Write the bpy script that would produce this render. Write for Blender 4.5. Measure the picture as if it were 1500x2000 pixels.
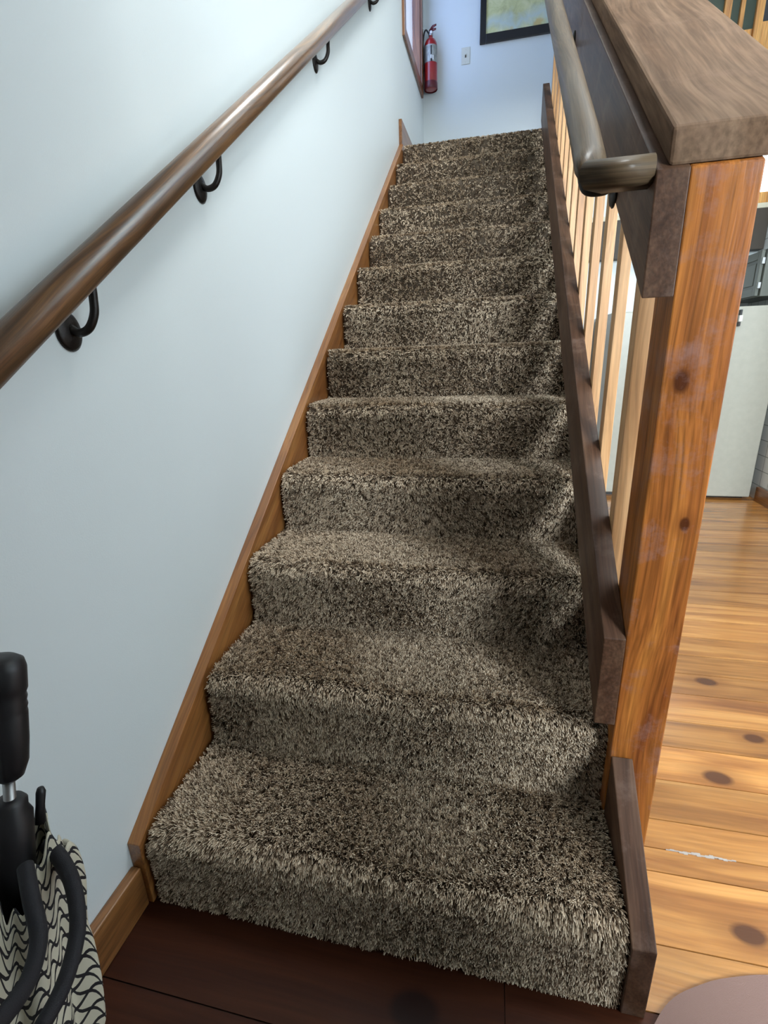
import bpy, bmesh, math, random
import numpy as np
from mathutils import Vector, Matrix

for o in list(bpy.data.objects):
    bpy.data.objects.remove(o)
SC = bpy.context.scene
COL = SC.collection
random.seed(7)
RNG = np.random.default_rng(11)

# ------------------------------------------------------------------ camera, world, lights, exposure
cd = bpy.data.cameras.new('camera')
cam = bpy.data.objects.new('camera', cd); COL.objects.link(cam)
cd.sensor_fit = 'HORIZONTAL'; cd.sensor_width = 36.0; cd.lens = 22.8
cd.clip_start = 0.02
CX = Vector((0.97564, 0.21689, -0.03300)); CU = Vector((-0.03593, 0.30637, 0.95123)); CF = Vector((-0.21642, 0.92688, -0.30670))
m = Matrix((CX, CU, -CF)).transposed().to_4x4(); m.translation = Vector((0.714, -0.613, 1.111))
cam.matrix_world = m
SC.camera = cam

w = bpy.data.worlds.new('sky'); SC.world = w; w.use_nodes = True
w.node_tree.nodes['Background'].inputs[0].default_value = (0.70, 0.76, 1.0, 1)
w.node_tree.nodes['Background'].inputs[1].default_value = 2.0


def area(name, loc, target, sx, sy, power, color):
    l = bpy.data.lights.new(name, 'AREA'); l.shape = 'RECTANGLE'; l.size = sx; l.size_y = sy
    l.energy = power; l.color = color
    o = bpy.data.objects.new(name, l); COL.objects.link(o); o.location = loc
    d = (Vector(target) - Vector(loc)).normalized()
    o.rotation_euler = d.to_track_quat('-Z', 'Y').to_euler()
    return o


area('daylight_front_window', (2.45, -1.79, 2.10), (2.0, 0.9, 1.0), 1.5, 1.5, 262, (0.80, 0.925, 1.0))
area('daylight_right_window', (3.66, 0.75, 1.55), (0.0, 0.75, 1.35), 1.55, 1.35, 9, (0.80, 0.90, 1.0))
area('skylight_light', (1.75, 1.0, 5.12), (0.6, 0.8, 1.6), 1.3, 1.4, 172, (0.93, 0.985, 1.0))
area('landing_daylight', (-0.066, 3.94, 3.80), (1.0, 3.94, 3.80), 0.72, 1.05, 7.0, (0.22, 0.46, 1.0))

vs = SC.view_settings
vs.view_transform = 'Standard'; vs.look = 'None'; vs.gamma = 1.0; vs.use_curve_mapping = False
vs.exposure = 0.0

# ------------------------------------------------------------------ helpers
def obj(name, bm, mat, parent=None, smooth=False, mats=None):
    me = bpy.data.meshes.new(name)
    bmesh.ops.recalc_face_normals(bm, faces=bm.faces)
    bm.to_mesh(me); bm.free()
    if smooth:
        me.polygons.foreach_set('use_smooth', [True] * len(me.polygons))
    for k in (mats or [mat]):
        me.materials.append(k)
    o = bpy.data.objects.new(name, me); COL.objects.link(o)
    if parent is not None:
        o.parent = parent
    return o


def tag(o, label=None, cat=None, group=None, kind=None):
    if label: o['label'] = label
    if cat: o['category'] = cat
    if group: o['group'] = group
    if kind: o['kind'] = kind
    return o


def thing(name, label, cat, loc=(0, 0, 0), group=None):
    o = bpy.data.objects.new(name, None); COL.objects.link(o); o.location = loc
    o.empty_display_size = 0.05
    return tag(o, label, cat, group)


def box(bm, x0, x1, y0, y1, z0, z1, bev=0.0, seg=2, mi=0):
    r = bmesh.ops.create_cube(bm, size=1.0)
    vs_ = r['verts']
    for v in vs_:
        v.co = Vector(((x0 + x1) / 2 + v.co.x * (x1 - x0), (y0 + y1) / 2 + v.co.y * (y1 - y0), (z0 + z1) / 2 + v.co.z * (z1 - z0)))
    fs = set(f for v in vs_ for f in v.link_faces)
    for f in fs: f.material_index = mi
    if bev > 0:
        es = list(set(e for v in vs_ for e in v.link_edges))
        bmesh.ops.bevel(bm, geom=es, offset=bev, segments=seg, affect='EDGES', profile=0.5)


def prism_x(bm, poly, x0, x1, bev=0.0, seg=2):
    """polygon in (y,z) extruded along x"""
    n = len(poly)
    a = [bm.verts.new((x0, y, z)) for y, z in poly]
    b = [bm.verts.new((x1, y, z)) for y, z in poly]
    fs = [bm.faces.new(a), bm.faces.new(b[::-1])]
    for i in range(n):
        j = (i + 1) % n
        fs.append(bm.faces.new((a[j], a[i], b[i], b[j])))
    if bev > 0:
        es = list(set(e for f in fs for e in f.edges))
        bmesh.ops.bevel(bm, geom=es, offset=bev, segments=seg, affect='EDGES', profile=0.5)


def lathe(bm, prof, n=32, M=None, sx=1.0, sy=1.0, cap=True):
    """prof: list of (r, z) about the z axis"""
    M = M or Matrix()
    rings = []
    for r, z in prof:
        rings.append([bm.verts.new(M @ Vector((r * sx * math.cos(2 * math.pi * k / n), r * sy * math.sin(2 * math.pi * k / n), z))) for k in range(n)])
    for a, b in zip(rings, rings[1:]):
        for k in range(n):
            j = (k + 1) % n
            bm.faces.new((a[k], a[j], b[j], b[k]))
    if cap:
        bm.faces.new(rings[0][::-1]); bm.faces.new(rings[-1])


def tube(bm, pts, rad, n=12, flat=None):
    """tube along points; rad a number or list; flat scales the second axis"""
    P = [Vector(p) for p in pts]
    R = rad if isinstance(rad, (list, tuple)) else [rad] * len(P)
    rings = []
    up = Vector((0, 0, 1))
    T0 = (P[1] - P[0]).normalized()
    if abs(T0.dot(up)) > 0.9: up = Vector((1, 0, 0))
    N = (up - T0 * up.dot(T0)).normalized()
    for i, p in enumerate(P):
        T = (P[min(i + 1, len(P) - 1)] - P[max(i - 1, 0)]).normalized()
        N = (N - T * N.dot(T)).normalized(); B = T.cross(N)
        f = flat or 1.0
        rings.append([bm.verts.new(p + N * R[i] * math.cos(2 * math.pi * k / n) + B * R[i] * f * math.sin(2 * math.pi * k / n)) for k in range(n)])
    for a, b in zip(rings, rings[1:]):
        for k in range(n):
            j = (k + 1) % n
            bm.faces.new((a[k], a[j], b[j], b[k]))
    bm.faces.new(rings[0][::-1]); bm.faces.new(rings[-1])


def smooth_path(pts, n=8):
    """Catmull-Rom through the points"""
    P = [Vector(p) for p in pts]
    P = [P[0] * 2 - P[1]] + P + [P[-1] * 2 - P[-2]]
    out = []
    for i in range(1, len(P) - 2):
        for k in range(n):
            t = k / n
            a, b, c, d = P[i - 1], P[i], P[i + 1], P[i + 2]
            out.append(0.5 * ((2 * b) + (c - a) * t + (2 * a - 5 * b + 4 * c - d) * t * t + (3 * b - a - 3 * c + d) * t ** 3))
    out.append(P[-2])
    return out


# ------------------------------------------------------------------ materials
def new_mat(name):
    m_ = bpy.data.materials.new(name); m_.use_nodes = True
    nt = m_.node_tree; b = nt.nodes['Principled BSDF']
    return m_, nt, b


def link(nt, a, b): nt.links.new(a, b)


def node(nt, t, **kw):
    n_ = nt.nodes.new(t)
    for k, v in kw.items(): setattr(n_, k, v)
    return n_


def plain(name, col, rough=0.5, metal=0.0, bump=0.0, bscale=200, coat=0.0, spec=0.5, var=0.0):
    m_, nt, b = new_mat(name)
    b.inputs['Base Color'].default_value = (*col, 1); b.inputs['Roughness'].default_value = rough
    b.inputs['Metallic'].default_value = metal; b.inputs['Coat Weight'].default_value = coat
    b.inputs['Specular IOR Level'].default_value = spec
    tc = node(nt, 'ShaderNodeTexCoord')
    nz = node(nt, 'ShaderNodeTexNoise'); nz.inputs['Scale'].default_value = bscale; nz.inputs['Detail'].default_value = 4
    link(nt, tc.outputs['Object'], nz.inputs['Vector'])
    if bump > 0:
        bp = node(nt, 'ShaderNodeBump'); bp.inputs['Strength'].default_value = bump; bp.inputs['Distance'].default_value = 0.002
        link(nt, nz.outputs['Fac'], bp.inputs['Height']); link(nt, bp.outputs['Normal'], b.inputs['Normal'])
    if var > 0:
        n2 = node(nt, 'ShaderNodeTexNoise'); n2.inputs['Scale'].default_value = bscale * 0.05; n2.inputs['Detail'].default_value = 3
        link(nt, tc.outputs['Object'], n2.inputs['Vector'])
        rp = node(nt, 'ShaderNodeValToRGB')
        rp.color_ramp.elements[0].color = (*[c * (1 - var) for c in col], 1); rp.color_ramp.elements[0].position = 0.35
        rp.color_ramp.elements[1].color = (*[min(1, c * (1 + var)) for c in col], 1); rp.color_ramp.elements[1].position = 0.65
        link(nt, n2.outputs['Fac'], rp.inputs['Fac']); link(nt, rp.outputs['Color'], b.inputs['Base Color'])
    return m_


def wood(name, dark, mid, light, axis='X', rough=0.35, coat=0.3, cross=26, along=1.3, knots=(), vor=0.0, fine=0.35, tone=False, bump=0.25, scuff=None, off=0.0):
    m_, nt, b = new_mat(name)
    tc = node(nt, 'ShaderNodeTexCoord')
    ai = 'XYZ'.index(axis)
    # bend the grain a little around the knots and by a slow noise
    vec = tc.outputs['Object']
    slow = node(nt, 'ShaderNodeTexNoise'); slow.inputs['Scale'].default_value = 2.2; slow.inputs['Detail'].default_value = 1.0
    link(nt, vec, slow.inputs['Vector'])
    add = node(nt, 'ShaderNodeVectorMath', operation='MULTIPLY_ADD')
    link(nt, slow.outputs['Color'], add.inputs[0]); add.inputs[1].default_value = (0.05, 0.05, 0.05)
    link(nt, vec, add.inputs[2])
    warp = add.outputs[0]
    if tone:
        at = node(nt, 'ShaderNodeAttribute', attribute_name='tone', attribute_type='GEOMETRY')
        sh = node(nt, 'ShaderNodeVectorMath', operation='MULTIPLY_ADD')
        link(nt, at.outputs['Color'], sh.inputs[0]); sh.inputs[1].default_value = (9.0, 9.0, 9.0)
        link(nt, warp, sh.inputs[2]); warp = sh.outputs[0]
    sc = [cross] * 3; sc[ai] = along
    mp = node(nt, 'ShaderNodeMapping'); mp.inputs['Scale'].default_value = sc; mp.inputs['Location'].default_value = (off, off * 1.7, off * 0.6)
    link(nt, warp, mp.inputs['Vector'])
    n1 = node(nt, 'ShaderNodeTexNoise'); n1.inputs['Scale'].default_value = 1.0; n1.inputs['Detail'].default_value = 5; n1.inputs['Distortion'].default_value = 0.9
    link(nt, mp.outputs['Vector'], n1.inputs['Vector'])
    rp = node(nt, 'ShaderNodeValToRGB'); e = rp.color_ramp.elements
    e[0].position = 0.30; e[0].color = (*dark, 1); e[1].position = 0.70; e[1].color = (*light, 1)
    x = e.new(0.5); x.color = (*mid, 1)
    link(nt, n1.outputs['Fac'], rp.inputs['Fac'])
    sc2 = [cross * 9] * 3; sc2[ai] = along * 4
    mp2 = node(nt, 'ShaderNodeMapping'); mp2.inputs['Scale'].default_value = sc2
    link(nt, warp, mp2.inputs['Vector'])
    n2 = node(nt, 'ShaderNodeTexNoise'); n2.inputs['Scale'].default_value = 1.0; n2.inputs['Detail'].default_value = 3
    link(nt, mp2.outputs['Vector'], n2.inputs['Vector'])
    r2 = node(nt, 'ShaderNodeMapRange'); r2.inputs['From Min'].default_value = 0.3; r2.inputs['From Max'].default_value = 0.7
    r2.inputs['To Min'].default_value = 1.0 - fine; r2.inputs['To Max'].default_value = 1.0 + fine * 0.5
    link(nt, n2.outputs['Fac'], r2.inputs['Value'])
    mul = node(nt, 'ShaderNodeMix', data_type='RGBA', blend_type='MULTIPLY'); mul.inputs[0].default_value = 1.0
    link(nt, rp.outputs['Color'], mul.inputs[6]); link(nt, r2.outputs['Result'], mul.inputs[7])
    col = mul.outputs[2]
    if tone:
        mt = node(nt, 'ShaderNodeMapRange'); mt.inputs['To Min'].default_value = 0.72; mt.inputs['To Max'].default_value = 1.22
        sepc = node(nt, 'ShaderNodeSeparateColor'); link(nt, at.outputs['Color'], sepc.inputs[0])
        link(nt, sepc.outputs[0], mt.inputs['Value'])
        m2 = node(nt, 'ShaderNodeMix', data_type='RGBA', blend_type='MULTIPLY'); m2.inputs[0].default_value = 1.0
        link(nt, col, m2.inputs[6]); link(nt, mt.outputs['Result'], m2.inputs[7]); col = m2.outputs[2]
    kd = (dark[0] * 0.30, dark[1] * 0.26, dark[2] * 0.30)
    def knot_mix(dist_socket, r, col):
        a = node(nt, 'ShaderNodeMapRange'); a.inputs['From Min'].default_value = r * 0.75; a.inputs['From Max'].default_value = r * 1.15
        a.inputs['To Min'].default_value = 0.92; a.inputs['To Max'].default_value = 0.0
        link(nt, dist_socket, a.inputs['Value'])
        h = node(nt, 'ShaderNodeMapRange'); h.inputs['From Min'].default_value = r * 0.9; h.inputs['From Max'].default_value = r * 2.8
        h.inputs['To Min'].default_value = 0.55; h.inputs['To Max'].default_value = 0.0
        link(nt, dist_socket, h.inputs['Value'])
        x1 = node(nt, 'ShaderNodeMix', data_type='RGBA'); link(nt, h.outputs['Result'], x1.inputs[0]); link(nt, col, x1.inputs[6]); x1.inputs[7].default_value = (*[c * 0.75 for c in dark], 1)
        x2 = node(nt, 'ShaderNodeMix', data_type='RGBA'); link(nt, a.outputs['Result'], x2.inputs[0]); link(nt, x1.outputs[2], x2.inputs[6]); x2.inputs[7].default_value = (*kd, 1)
        return x2.outputs[2]
    for (kp, kr) in knots:
        s = [1.0] * 3; s[ai] = 0.62
        d1 = node(nt, 'ShaderNodeVectorMath', operation='SUBTRACT'); link(nt, add.outputs[0], d1.inputs[0]); d1.inputs[1].default_value = [kp[i] + 0.025 for i in range(3)]
        d2 = node(nt, 'ShaderNodeVectorMath', operation='MULTIPLY'); link(nt, d1.outputs[0], d2.inputs[0]); d2.inputs[1].default_value = s
        d3 = node(nt, 'ShaderNodeVectorMath', operation='LENGTH'); link(nt, d2.outputs[0], d3.inputs[0])
        col = knot_mix(d3.outputs['Value'], kr, col)
    if vor > 0:
        s = [vor] * 3; s[ai] = vor * 0.55
        mv = node(nt, 'ShaderNodeMapping'); mv.inputs['Scale'].default_value = s; link(nt, warp, mv.inputs['Vector'])
        vo = node(nt, 'ShaderNodeTexVoronoi'); vo.inputs['Scale'].default_value = 1.0; vo.inputs['Randomness'].default_value = 1.0
        link(nt, mv.outputs['Vector'], vo.inputs['Vector'])
        col = knot_mix(vo.outputs['Distance'], 0.06, col)
    if scuff:
        ns = node(nt, 'ShaderNodeTexNoise'); ns.inputs['Scale'].default_value = 14; ns.inputs['Detail'].default_value = 7; ns.inputs['Roughness'].default_value = 0.7
        link(nt, tc.outputs['Object'], ns.inputs['Vector'])
        sr = node(nt, 'ShaderNodeMapRange'); sr.inputs['From Min'].default_value = 0.52; sr.inputs['From Max'].default_value = 0.68; sr.inputs['To Max'].default_value = scuff[1]
        link(nt, ns.outputs['Fac'], sr.inputs['Value'])
        xs = node(nt, 'ShaderNodeMix', data_type='RGBA'); link(nt, sr.outputs['Result'], xs.inputs[0]); link(nt, col, xs.inputs[6]); xs.inputs[7].default_value = (*scuff[0], 1)
        col = xs.outputs[2]
    link(nt, col, b.inputs['Base Color'])
    b.inputs['Roughness'].default_value = rough
    b.inputs['Coat Weight'].default_value = coat; b.inputs['Coat Roughness'].default_value = 0.18 if coat < 0.9 else 0.30
    if coat >= 0.9: b.inputs['Coat IOR'].default_value = 1.9
    if coat < 0.13: b.inputs['Specular IOR Level'].default_value = 0.05 if coat == 0 else 0.14
    bp = node(nt, 'ShaderNodeBump'); bp.inputs['Strength'].default_value = bump; bp.inputs['Distance'].default_value = 0.001
    link(nt, n2.outputs['Fac'], bp.inputs['Height']); link(nt, bp.outputs['Normal'], b.inputs['Normal'])
    return m_


M_WALL = plain('wall_paint', (0.71, 0.755, 0.755), 0.42, bump=0.10, bscale=320, spec=0.5)
M_CEIL = plain('ceiling_paint', (0.75, 0.76, 0.75), 0.8)
M_FLOOR = wood('floor_pine', (0.24, 0.084, 0.021), (0.43, 0.180, 0.045), (0.54, 0.250, 0.072), 'X', 0.24, 0.5, cross=16, along=1.1,
               knots=(((1.237, 0.186, 0), 0.021), ((1.329, 0.57, 0), 0.024), ((1.462, 1.002, 0), 0.022), ((1.493, 0.743, 0), 0.018)),
               vor=2.6, tone=True, fine=0.22)
M_HALL = wood('floor_shaded_stain', (0.038, 0.010, 0.004), (0.062, 0.017, 0.007), (0.085, 0.025, 0.010), 'X', 0.45, 0.05, cross=16, along=1.1,
              knots=(((0.62, -0.07, 0), 0.03), ((0.25, -0.2, 0), 0.02)), tone=True, fine=0.22)  # dark red hall boards; stair-foot shade is put into the stain colour
M_GAP = plain('floor_gap', (0.05, 0.022, 0.010), 0.7)
M_FILLER = plain('floor_filler', (0.34, 0.29, 0.25), 0.8, bump=0.4)
M_DARK = wood('walnut_stained_fir', (0.048, 0.020, 0.010), (0.085, 0.040, 0.022), (0.125, 0.066, 0.038), 'X', 0.48, 0.12, cross=22, along=1.6, scuff=((0.20, 0.13, 0.10), 0.35))
M_CAP = wood('walnut_cap', (0.112, 0.062, 0.035), (0.152, 0.090, 0.054), (0.190, 0.118, 0.074), 'X', 0.75, 0.0, cross=14, along=1.6, scuff=((0.20, 0.12, 0.08), 0.35), off=3.1)
M_POST = wood('orange_pine_post', (0.190, 0.052, 0.012), (0.330, 0.105, 0.022), (0.440, 0.155, 0.032), 'Z', 0.30, 0.12, cross=24, along=1.2,
              knots=(((0.998, 0.242, 1.058), 0.013), ((1.025, 0.242, 0.828), 0.008)), scuff=((0.28, 0.16, 0.14), 0.45), fine=0.45)
M_BAL = wood('pale_pine', (0.40, 0.19, 0.075), (0.56, 0.30, 0.13), (0.66, 0.39, 0.19), 'Z', 0.4, 0.2, cross=22, along=1.5, vor=3.2, fine=0.25)
M_SKIRT = wood('skirt_pine', (0.20, 0.070, 0.020), (0.31, 0.120, 0.032), (0.40, 0.175, 0.050), 'X', 0.35, 0.3, cross=20, along=1.5, vor=2.2)
M_BASE = wood('baseboard_pine', (0.15, 0.055, 0.018), (0.24, 0.095, 0.028), (0.31, 0.135, 0.042), 'Y', 0.35, 0.3, cross=22, along=1.4)
M_RAIL = wood('handrail_wood', (0.095, 0.042, 0.014), (0.20, 0.090, 0.028), (0.32, 0.150, 0.046), 'X', 0.34, 1.0, cross=40, along=1.4, fine=0.45)
M_RAIL2 = wood('worn_handrail_wood', (0.072, 0.044, 0.024), (0.108, 0.069, 0.038), (0.145, 0.098, 0.058), 'X', 0.48, 0.12, cross=40, along=1.4, fine=0.4)
M_TRIM = wood('window_pine', (0.14, 0.050, 0.020), (0.22, 0.085, 0.032), (0.30, 0.125, 0.048), 'Z', 0.35, 0.3, cross=26, along=1.5)
M_PINE = wood('knotty_pine', (0.48, 0.20, 0.05), (0.68, 0.33, 0.085), (0.80, 0.44, 0.14), 'Z', 0.35, 0.3, cross=20, along=1.4, vor=3.0)
M_IRON = plain('wrought_iron', (0.020, 0.016, 0.014), 0.38, 0.6, bump=0.2)
M_BLACK = plain('black_plastic', (0.012, 0.011, 0.012), 0.45)
M_NYLON = plain('black_nylon', (0.012, 0.011, 0.014), 0.75, bump=0.3, bscale=900)
M_STEEL = plain('brushed_steel', (0.42, 0.42, 0.42), 0.35, 1.0)
M_RED = plain('red_enamel', (0.30, 0.010, 0.010), 0.3, coat=0.5)
M_REDDK = plain('dark_red_plastic', (0.10, 0.008, 0.012), 0.4)
M_SILVER = plain('silver_label', (0.30, 0.30, 0.27), 0.4, 0.3, var=0.25, bscale=600)
M_WHITE = plain('white_plastic', (0.70, 0.69, 0.66), 0.4)
M_IVORY = plain('ivory_plastic', (0.66, 0.65, 0.56), 0.4)
M_FRIDGE = plain('fridge_enamel', (0.40, 0.39, 0.33), 0.32, bump=0.15, bscale=500, var=0.03)
M_GRAYCAB = plain('grey_green_paint', (0.115, 0.125, 0.105), 0.4)
M_CABTOP = plain('cream_paint', (0.68, 0.64, 0.50), 0.6)
M_BROWN = plain('brown_soffit', (0.055, 0.042, 0.030), 0.6)
M_GREEN = plain('dark_green_panel', (0.020, 0.042, 0.024), 0.4, var=0.3, bscale=60)
M_NAVY = plain('dark_navy_panel', (0.010, 0.012, 0.020), 0.4)
M_FRAME = plain('black_frame', (0.014, 0.011, 0.011), 0.35)
M_CORE = plain('stair_plywood', (0.20, 0.14, 0.09), 0.8)
M_BACK = plain('carpet_backing', (0.13, 0.095, 0.065), 0.95)
M_MAUVE = plain('mauve_brown', (0.20, 0.115, 0.092), 0.75, bump=0.4, bscale=900)


def make_tile():
    m_, nt, b = new_mat('white_wall_tile')
    tc = node(nt, 'ShaderNodeTexCoord'); sp = node(nt, 'ShaderNodeSeparateXYZ'); link(nt, tc.outputs['Object'], sp.inputs[0])
    cb = node(nt, 'ShaderNodeCombineXYZ'); link(nt, sp.outputs['Y'], cb.inputs['X']); link(nt, sp.outputs['Z'], cb.inputs['Y'])
    br = node(nt, 'ShaderNodeTexBrick'); br.inputs['Scale'].default_value = 1.0
    br.inputs['Brick Width'].default_value = 0.108; br.inputs['Row Height'].default_value = 0.108; br.offset = 0.0
    br.inputs['Mortar Size'].default_value = 0.003
    br.inputs['Color1'].default_value = (0.78, 0.80, 0.78, 1); br.inputs['Color2'].default_value = (0.74, 0.77, 0.75, 1); br.inputs['Mortar'].default_value = (0.35, 0.37, 0.36, 1)
    link(nt, cb.outputs[0], br.inputs['Vector']); link(nt, br.outputs['Color'], b.inputs['Base Color']); b.inputs['Roughness'].default_value = 0.2
    return m_


def make_map():
    m_, nt, b = new_mat('relief_map_print')
    tc = node(nt, 'ShaderNodeTexCoord'); sp = node(nt, 'ShaderNodeSeparateXYZ'); link(nt, tc.outputs['Generated'], sp.inputs[0])
    n1 = node(nt, 'ShaderNodeTexNoise'); n1.inputs['Scale'].default_value = 9; n1.inputs['Detail'].default_value = 8; n1.inputs['Roughness'].default_value = 0.65; n1.inputs['Distortion'].default_value = 0.8
    link(nt, tc.outputs['Object'], n1.inputs['Vector'])
    r1 = node(nt, 'ShaderNodeValToRGB'); e = r1.color_ramp.elements
    e[0].position = 0.30; e[0].color = (0.42, 0.42, 0.20, 1); e[1].position = 0.72; e[1].color = (0.80, 0.76, 0.48, 1)
    x = e.new(0.5); x.color = (0.62, 0.62, 0.32, 1)
    link(nt, n1.outputs['Fac'], r1.inputs['Fac'])
    n2 = node(nt, 'ShaderNodeTexNoise'); n2.inputs['Scale'].default_value = 5.5; n2.inputs['Detail'].default_value = 6; n2.inputs['Distortion'].default_value = 0.5
    link(nt, tc.outputs['Object'], n2.inputs['Vector'])
    # a pale blue valley band low on the sheet, an orange town near the corner
    s = node(nt, 'ShaderNodeMath', operation='MULTIPLY_ADD'); link(nt, n2.outputs['Fac'], s.inputs[0]); s.inputs[1].default_value = 0.30; link(nt, sp.outputs['Z'], s.inputs[2])
    r2 = node(nt, 'ShaderNodeValToRGB'); f = r2.color_ramp.elements
    f[0].position = 0.19; f[0].color = (0, 0, 0, 1); f[1].position = 0.31; f[1].color = (0, 0, 0, 1)
    y = f.new(0.245); y.color = (.8, .8, .8, 1)
    link(nt, s.outputs[0], r2.inputs['Fac'])
    mx = node(nt, 'ShaderNodeMix', data_type='RGBA'); link(nt, r2.outputs['Color'], mx.inputs[0]); link(nt, r1.outputs['Color'], mx.inputs[6]); mx.inputs[7].default_value = (0.52, 0.62, 0.62, 1)
    n3 = node(nt, 'ShaderNodeTexNoise'); n3.inputs['Scale'].default_value = 7; n3.inputs['Detail'].default_value = 4
    link(nt, tc.outputs['Object'], n3.inputs['Vector'])
    r3 = node(nt, 'ShaderNodeMapRange'); r3.inputs['From Min'].default_value = 0.60; r3.inputs['From Max'].default_value = 0.68
    link(nt, n3.outputs['Fac'], r3.inputs['Value'])
    m2 = node(nt, 'ShaderNodeMix', data_type='RGBA'); link(nt, r3.outputs['Result'], m2.inputs[0]); link(nt, mx.outputs[2], m2.inputs[6]); m2.inputs[7].default_value = (0.64, 0.50, 0.22, 1)
    link(nt, m2.outputs[2], b.inputs['Base Color']); b.inputs['Roughness'].default_value = 0.35
    return m_


def make_net():
    """cream cloth printed with a black diamond net, driven by the mesh's UVs (u around, v along)"""
    m_, nt, b = new_mat('cream_net_cloth')
    uv = node(nt, 'ShaderNodeTexCoord')
    nz = node(nt, 'ShaderNodeTexNoise'); nz.inputs['Scale'].default_value = 9.0; nz.inputs['Detail'].default_value = 1.5
    link(nt, uv.outputs['UV'], nz.inputs['Vector'])
    wp = node(nt, 'ShaderNodeVectorMath', operation='MULTIPLY_ADD'); link(nt, nz.outputs['Color'], wp.inputs[0]); wp.inputs[1].default_value = (0.008, 0.008, 0)
    link(nt, uv.outputs['UV'], wp.inputs[2])
    sp = node(nt, 'ShaderNodeSeparateXYZ'); link(nt, wp.outputs[0], sp.inputs[0])
    outs = []
    for sgn in (1, -1):
        a = node(nt, 'ShaderNodeMath', operation='MULTIPLY'); link(nt, sp.outputs['X'], a.inputs[0]); a.inputs[1].default_value = 22.0
        c = node(nt, 'ShaderNodeMath', operation='MULTIPLY_ADD'); link(nt, sp.outputs['Y'], c.inputs[0]); c.inputs[1].default_value = sgn * 19.0; link(nt, a.outputs[0], c.inputs[2])
        f = node(nt, 'ShaderNodeMath', operation='FRACT'); link(nt, c.outputs[0], f.inputs[0])
        l = node(nt, 'ShaderNodeMath', operation='LESS_THAN'); link(nt, f.outputs[0], l.inputs[0]); l.inputs[1].default_value = 0.20
        outs.append(l)
    mxx = node(nt, 'ShaderNodeMath', operation='MAXIMUM'); link(nt, outs[0].outputs[0], mxx.inputs[0]); link(nt, outs[1].outputs[0], mxx.inputs[1])
    mx = node(nt, 'ShaderNodeMix', data_type='RGBA'); link(nt, mxx.outputs[0], mx.inputs[0]); mx.inputs[6].default_value = (0.60, 0.55, 0.42, 1); mx.inputs[7].default_value = (0.012, 0.010, 0.012, 1)
    link(nt, mx.outputs[2], b.inputs['Base Color']); b.inputs['Roughness'].default_value = 0.7
    return m_


def make_pile():
    m_, nt, b = new_mat('carpet_yarn')
    at = node(nt, 'ShaderNodeAttribute', attribute_name='tone', attribute_type='GEOMETRY')
    rp = node(nt, 'ShaderNodeValToRGB'); e = rp.color_ramp.elements
    e[0].position = 0.0; e[0].color = (0.075, 0.048, 0.029, 1); e[1].position = 1.0; e[1].color = (0.88, 0.725, 0.545, 1)
    for p_, c in ((0.27, (0.20, 0.136, 0.088)), (0.50, (0.50, 0.378, 0.262)), (0.75, (0.74, 0.592, 0.436))):
        x = e.new(p_); x.color = (*c, 1)
    link(nt, at.outputs['Fac'], rp.inputs['Fac']); link(nt, rp.outputs['Color'], b.inputs['Base Color'])
    b.inputs['Roughness'].default_value = 0.75; b.inputs['Specular IOR Level'].default_value = 0.12
    return m_


def make_glass():
    m_, nt, b = new_mat('window_glass')
    out = nt.nodes['Material Output']
    tr = node(nt, 'ShaderNodeBsdfTransparent'); gl = node(nt, 'ShaderNodeBsdfGlossy'); gl.inputs['Roughness'].default_value = 0.02
    mx = node(nt, 'ShaderNodeMixShader'); mx.inputs[0].default_value = 0.06
    link(nt, tr.outputs[0], mx.inputs[1]); link(nt, gl.outputs[0], mx.inputs[2]); link(nt, mx.outputs[0], out.inputs['Surface'])
    return m_


def make_day():
    m_, nt, b = new_mat('bright_daylit_pane')
    b.inputs['Emission Color'].default_value = (0.95, 0.97, 1.0, 1); b.inputs['Emission Strength'].default_value = 1.6
    b.inputs['Roughness'].default_value = 0.1
    return m_


M_TILE = make_tile(); M_MAP = make_map(); M_NET = make_net(); M_PILE = make_pile(); M_GLASS = make_glass(); M_DAY = make_day()

# ------------------------------------------------------------------ dimensions
RISE, GO, NST = 0.190, 0.2691, 13
SL = RISE / GO
ANG = math.atan(SL)
LAND_Z = NST * RISE
Y_BACK, Y_KIT = 4.50, 4.05
H = 5.2

# ------------------------------------------------------------------ structure
def struct(name, bm, mat, parent=None, mats=None, smooth=False):
    o = obj(name, bm, mat, parent, smooth, mats)
    if parent is None: o['kind'] = 'structure'
    return o


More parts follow.
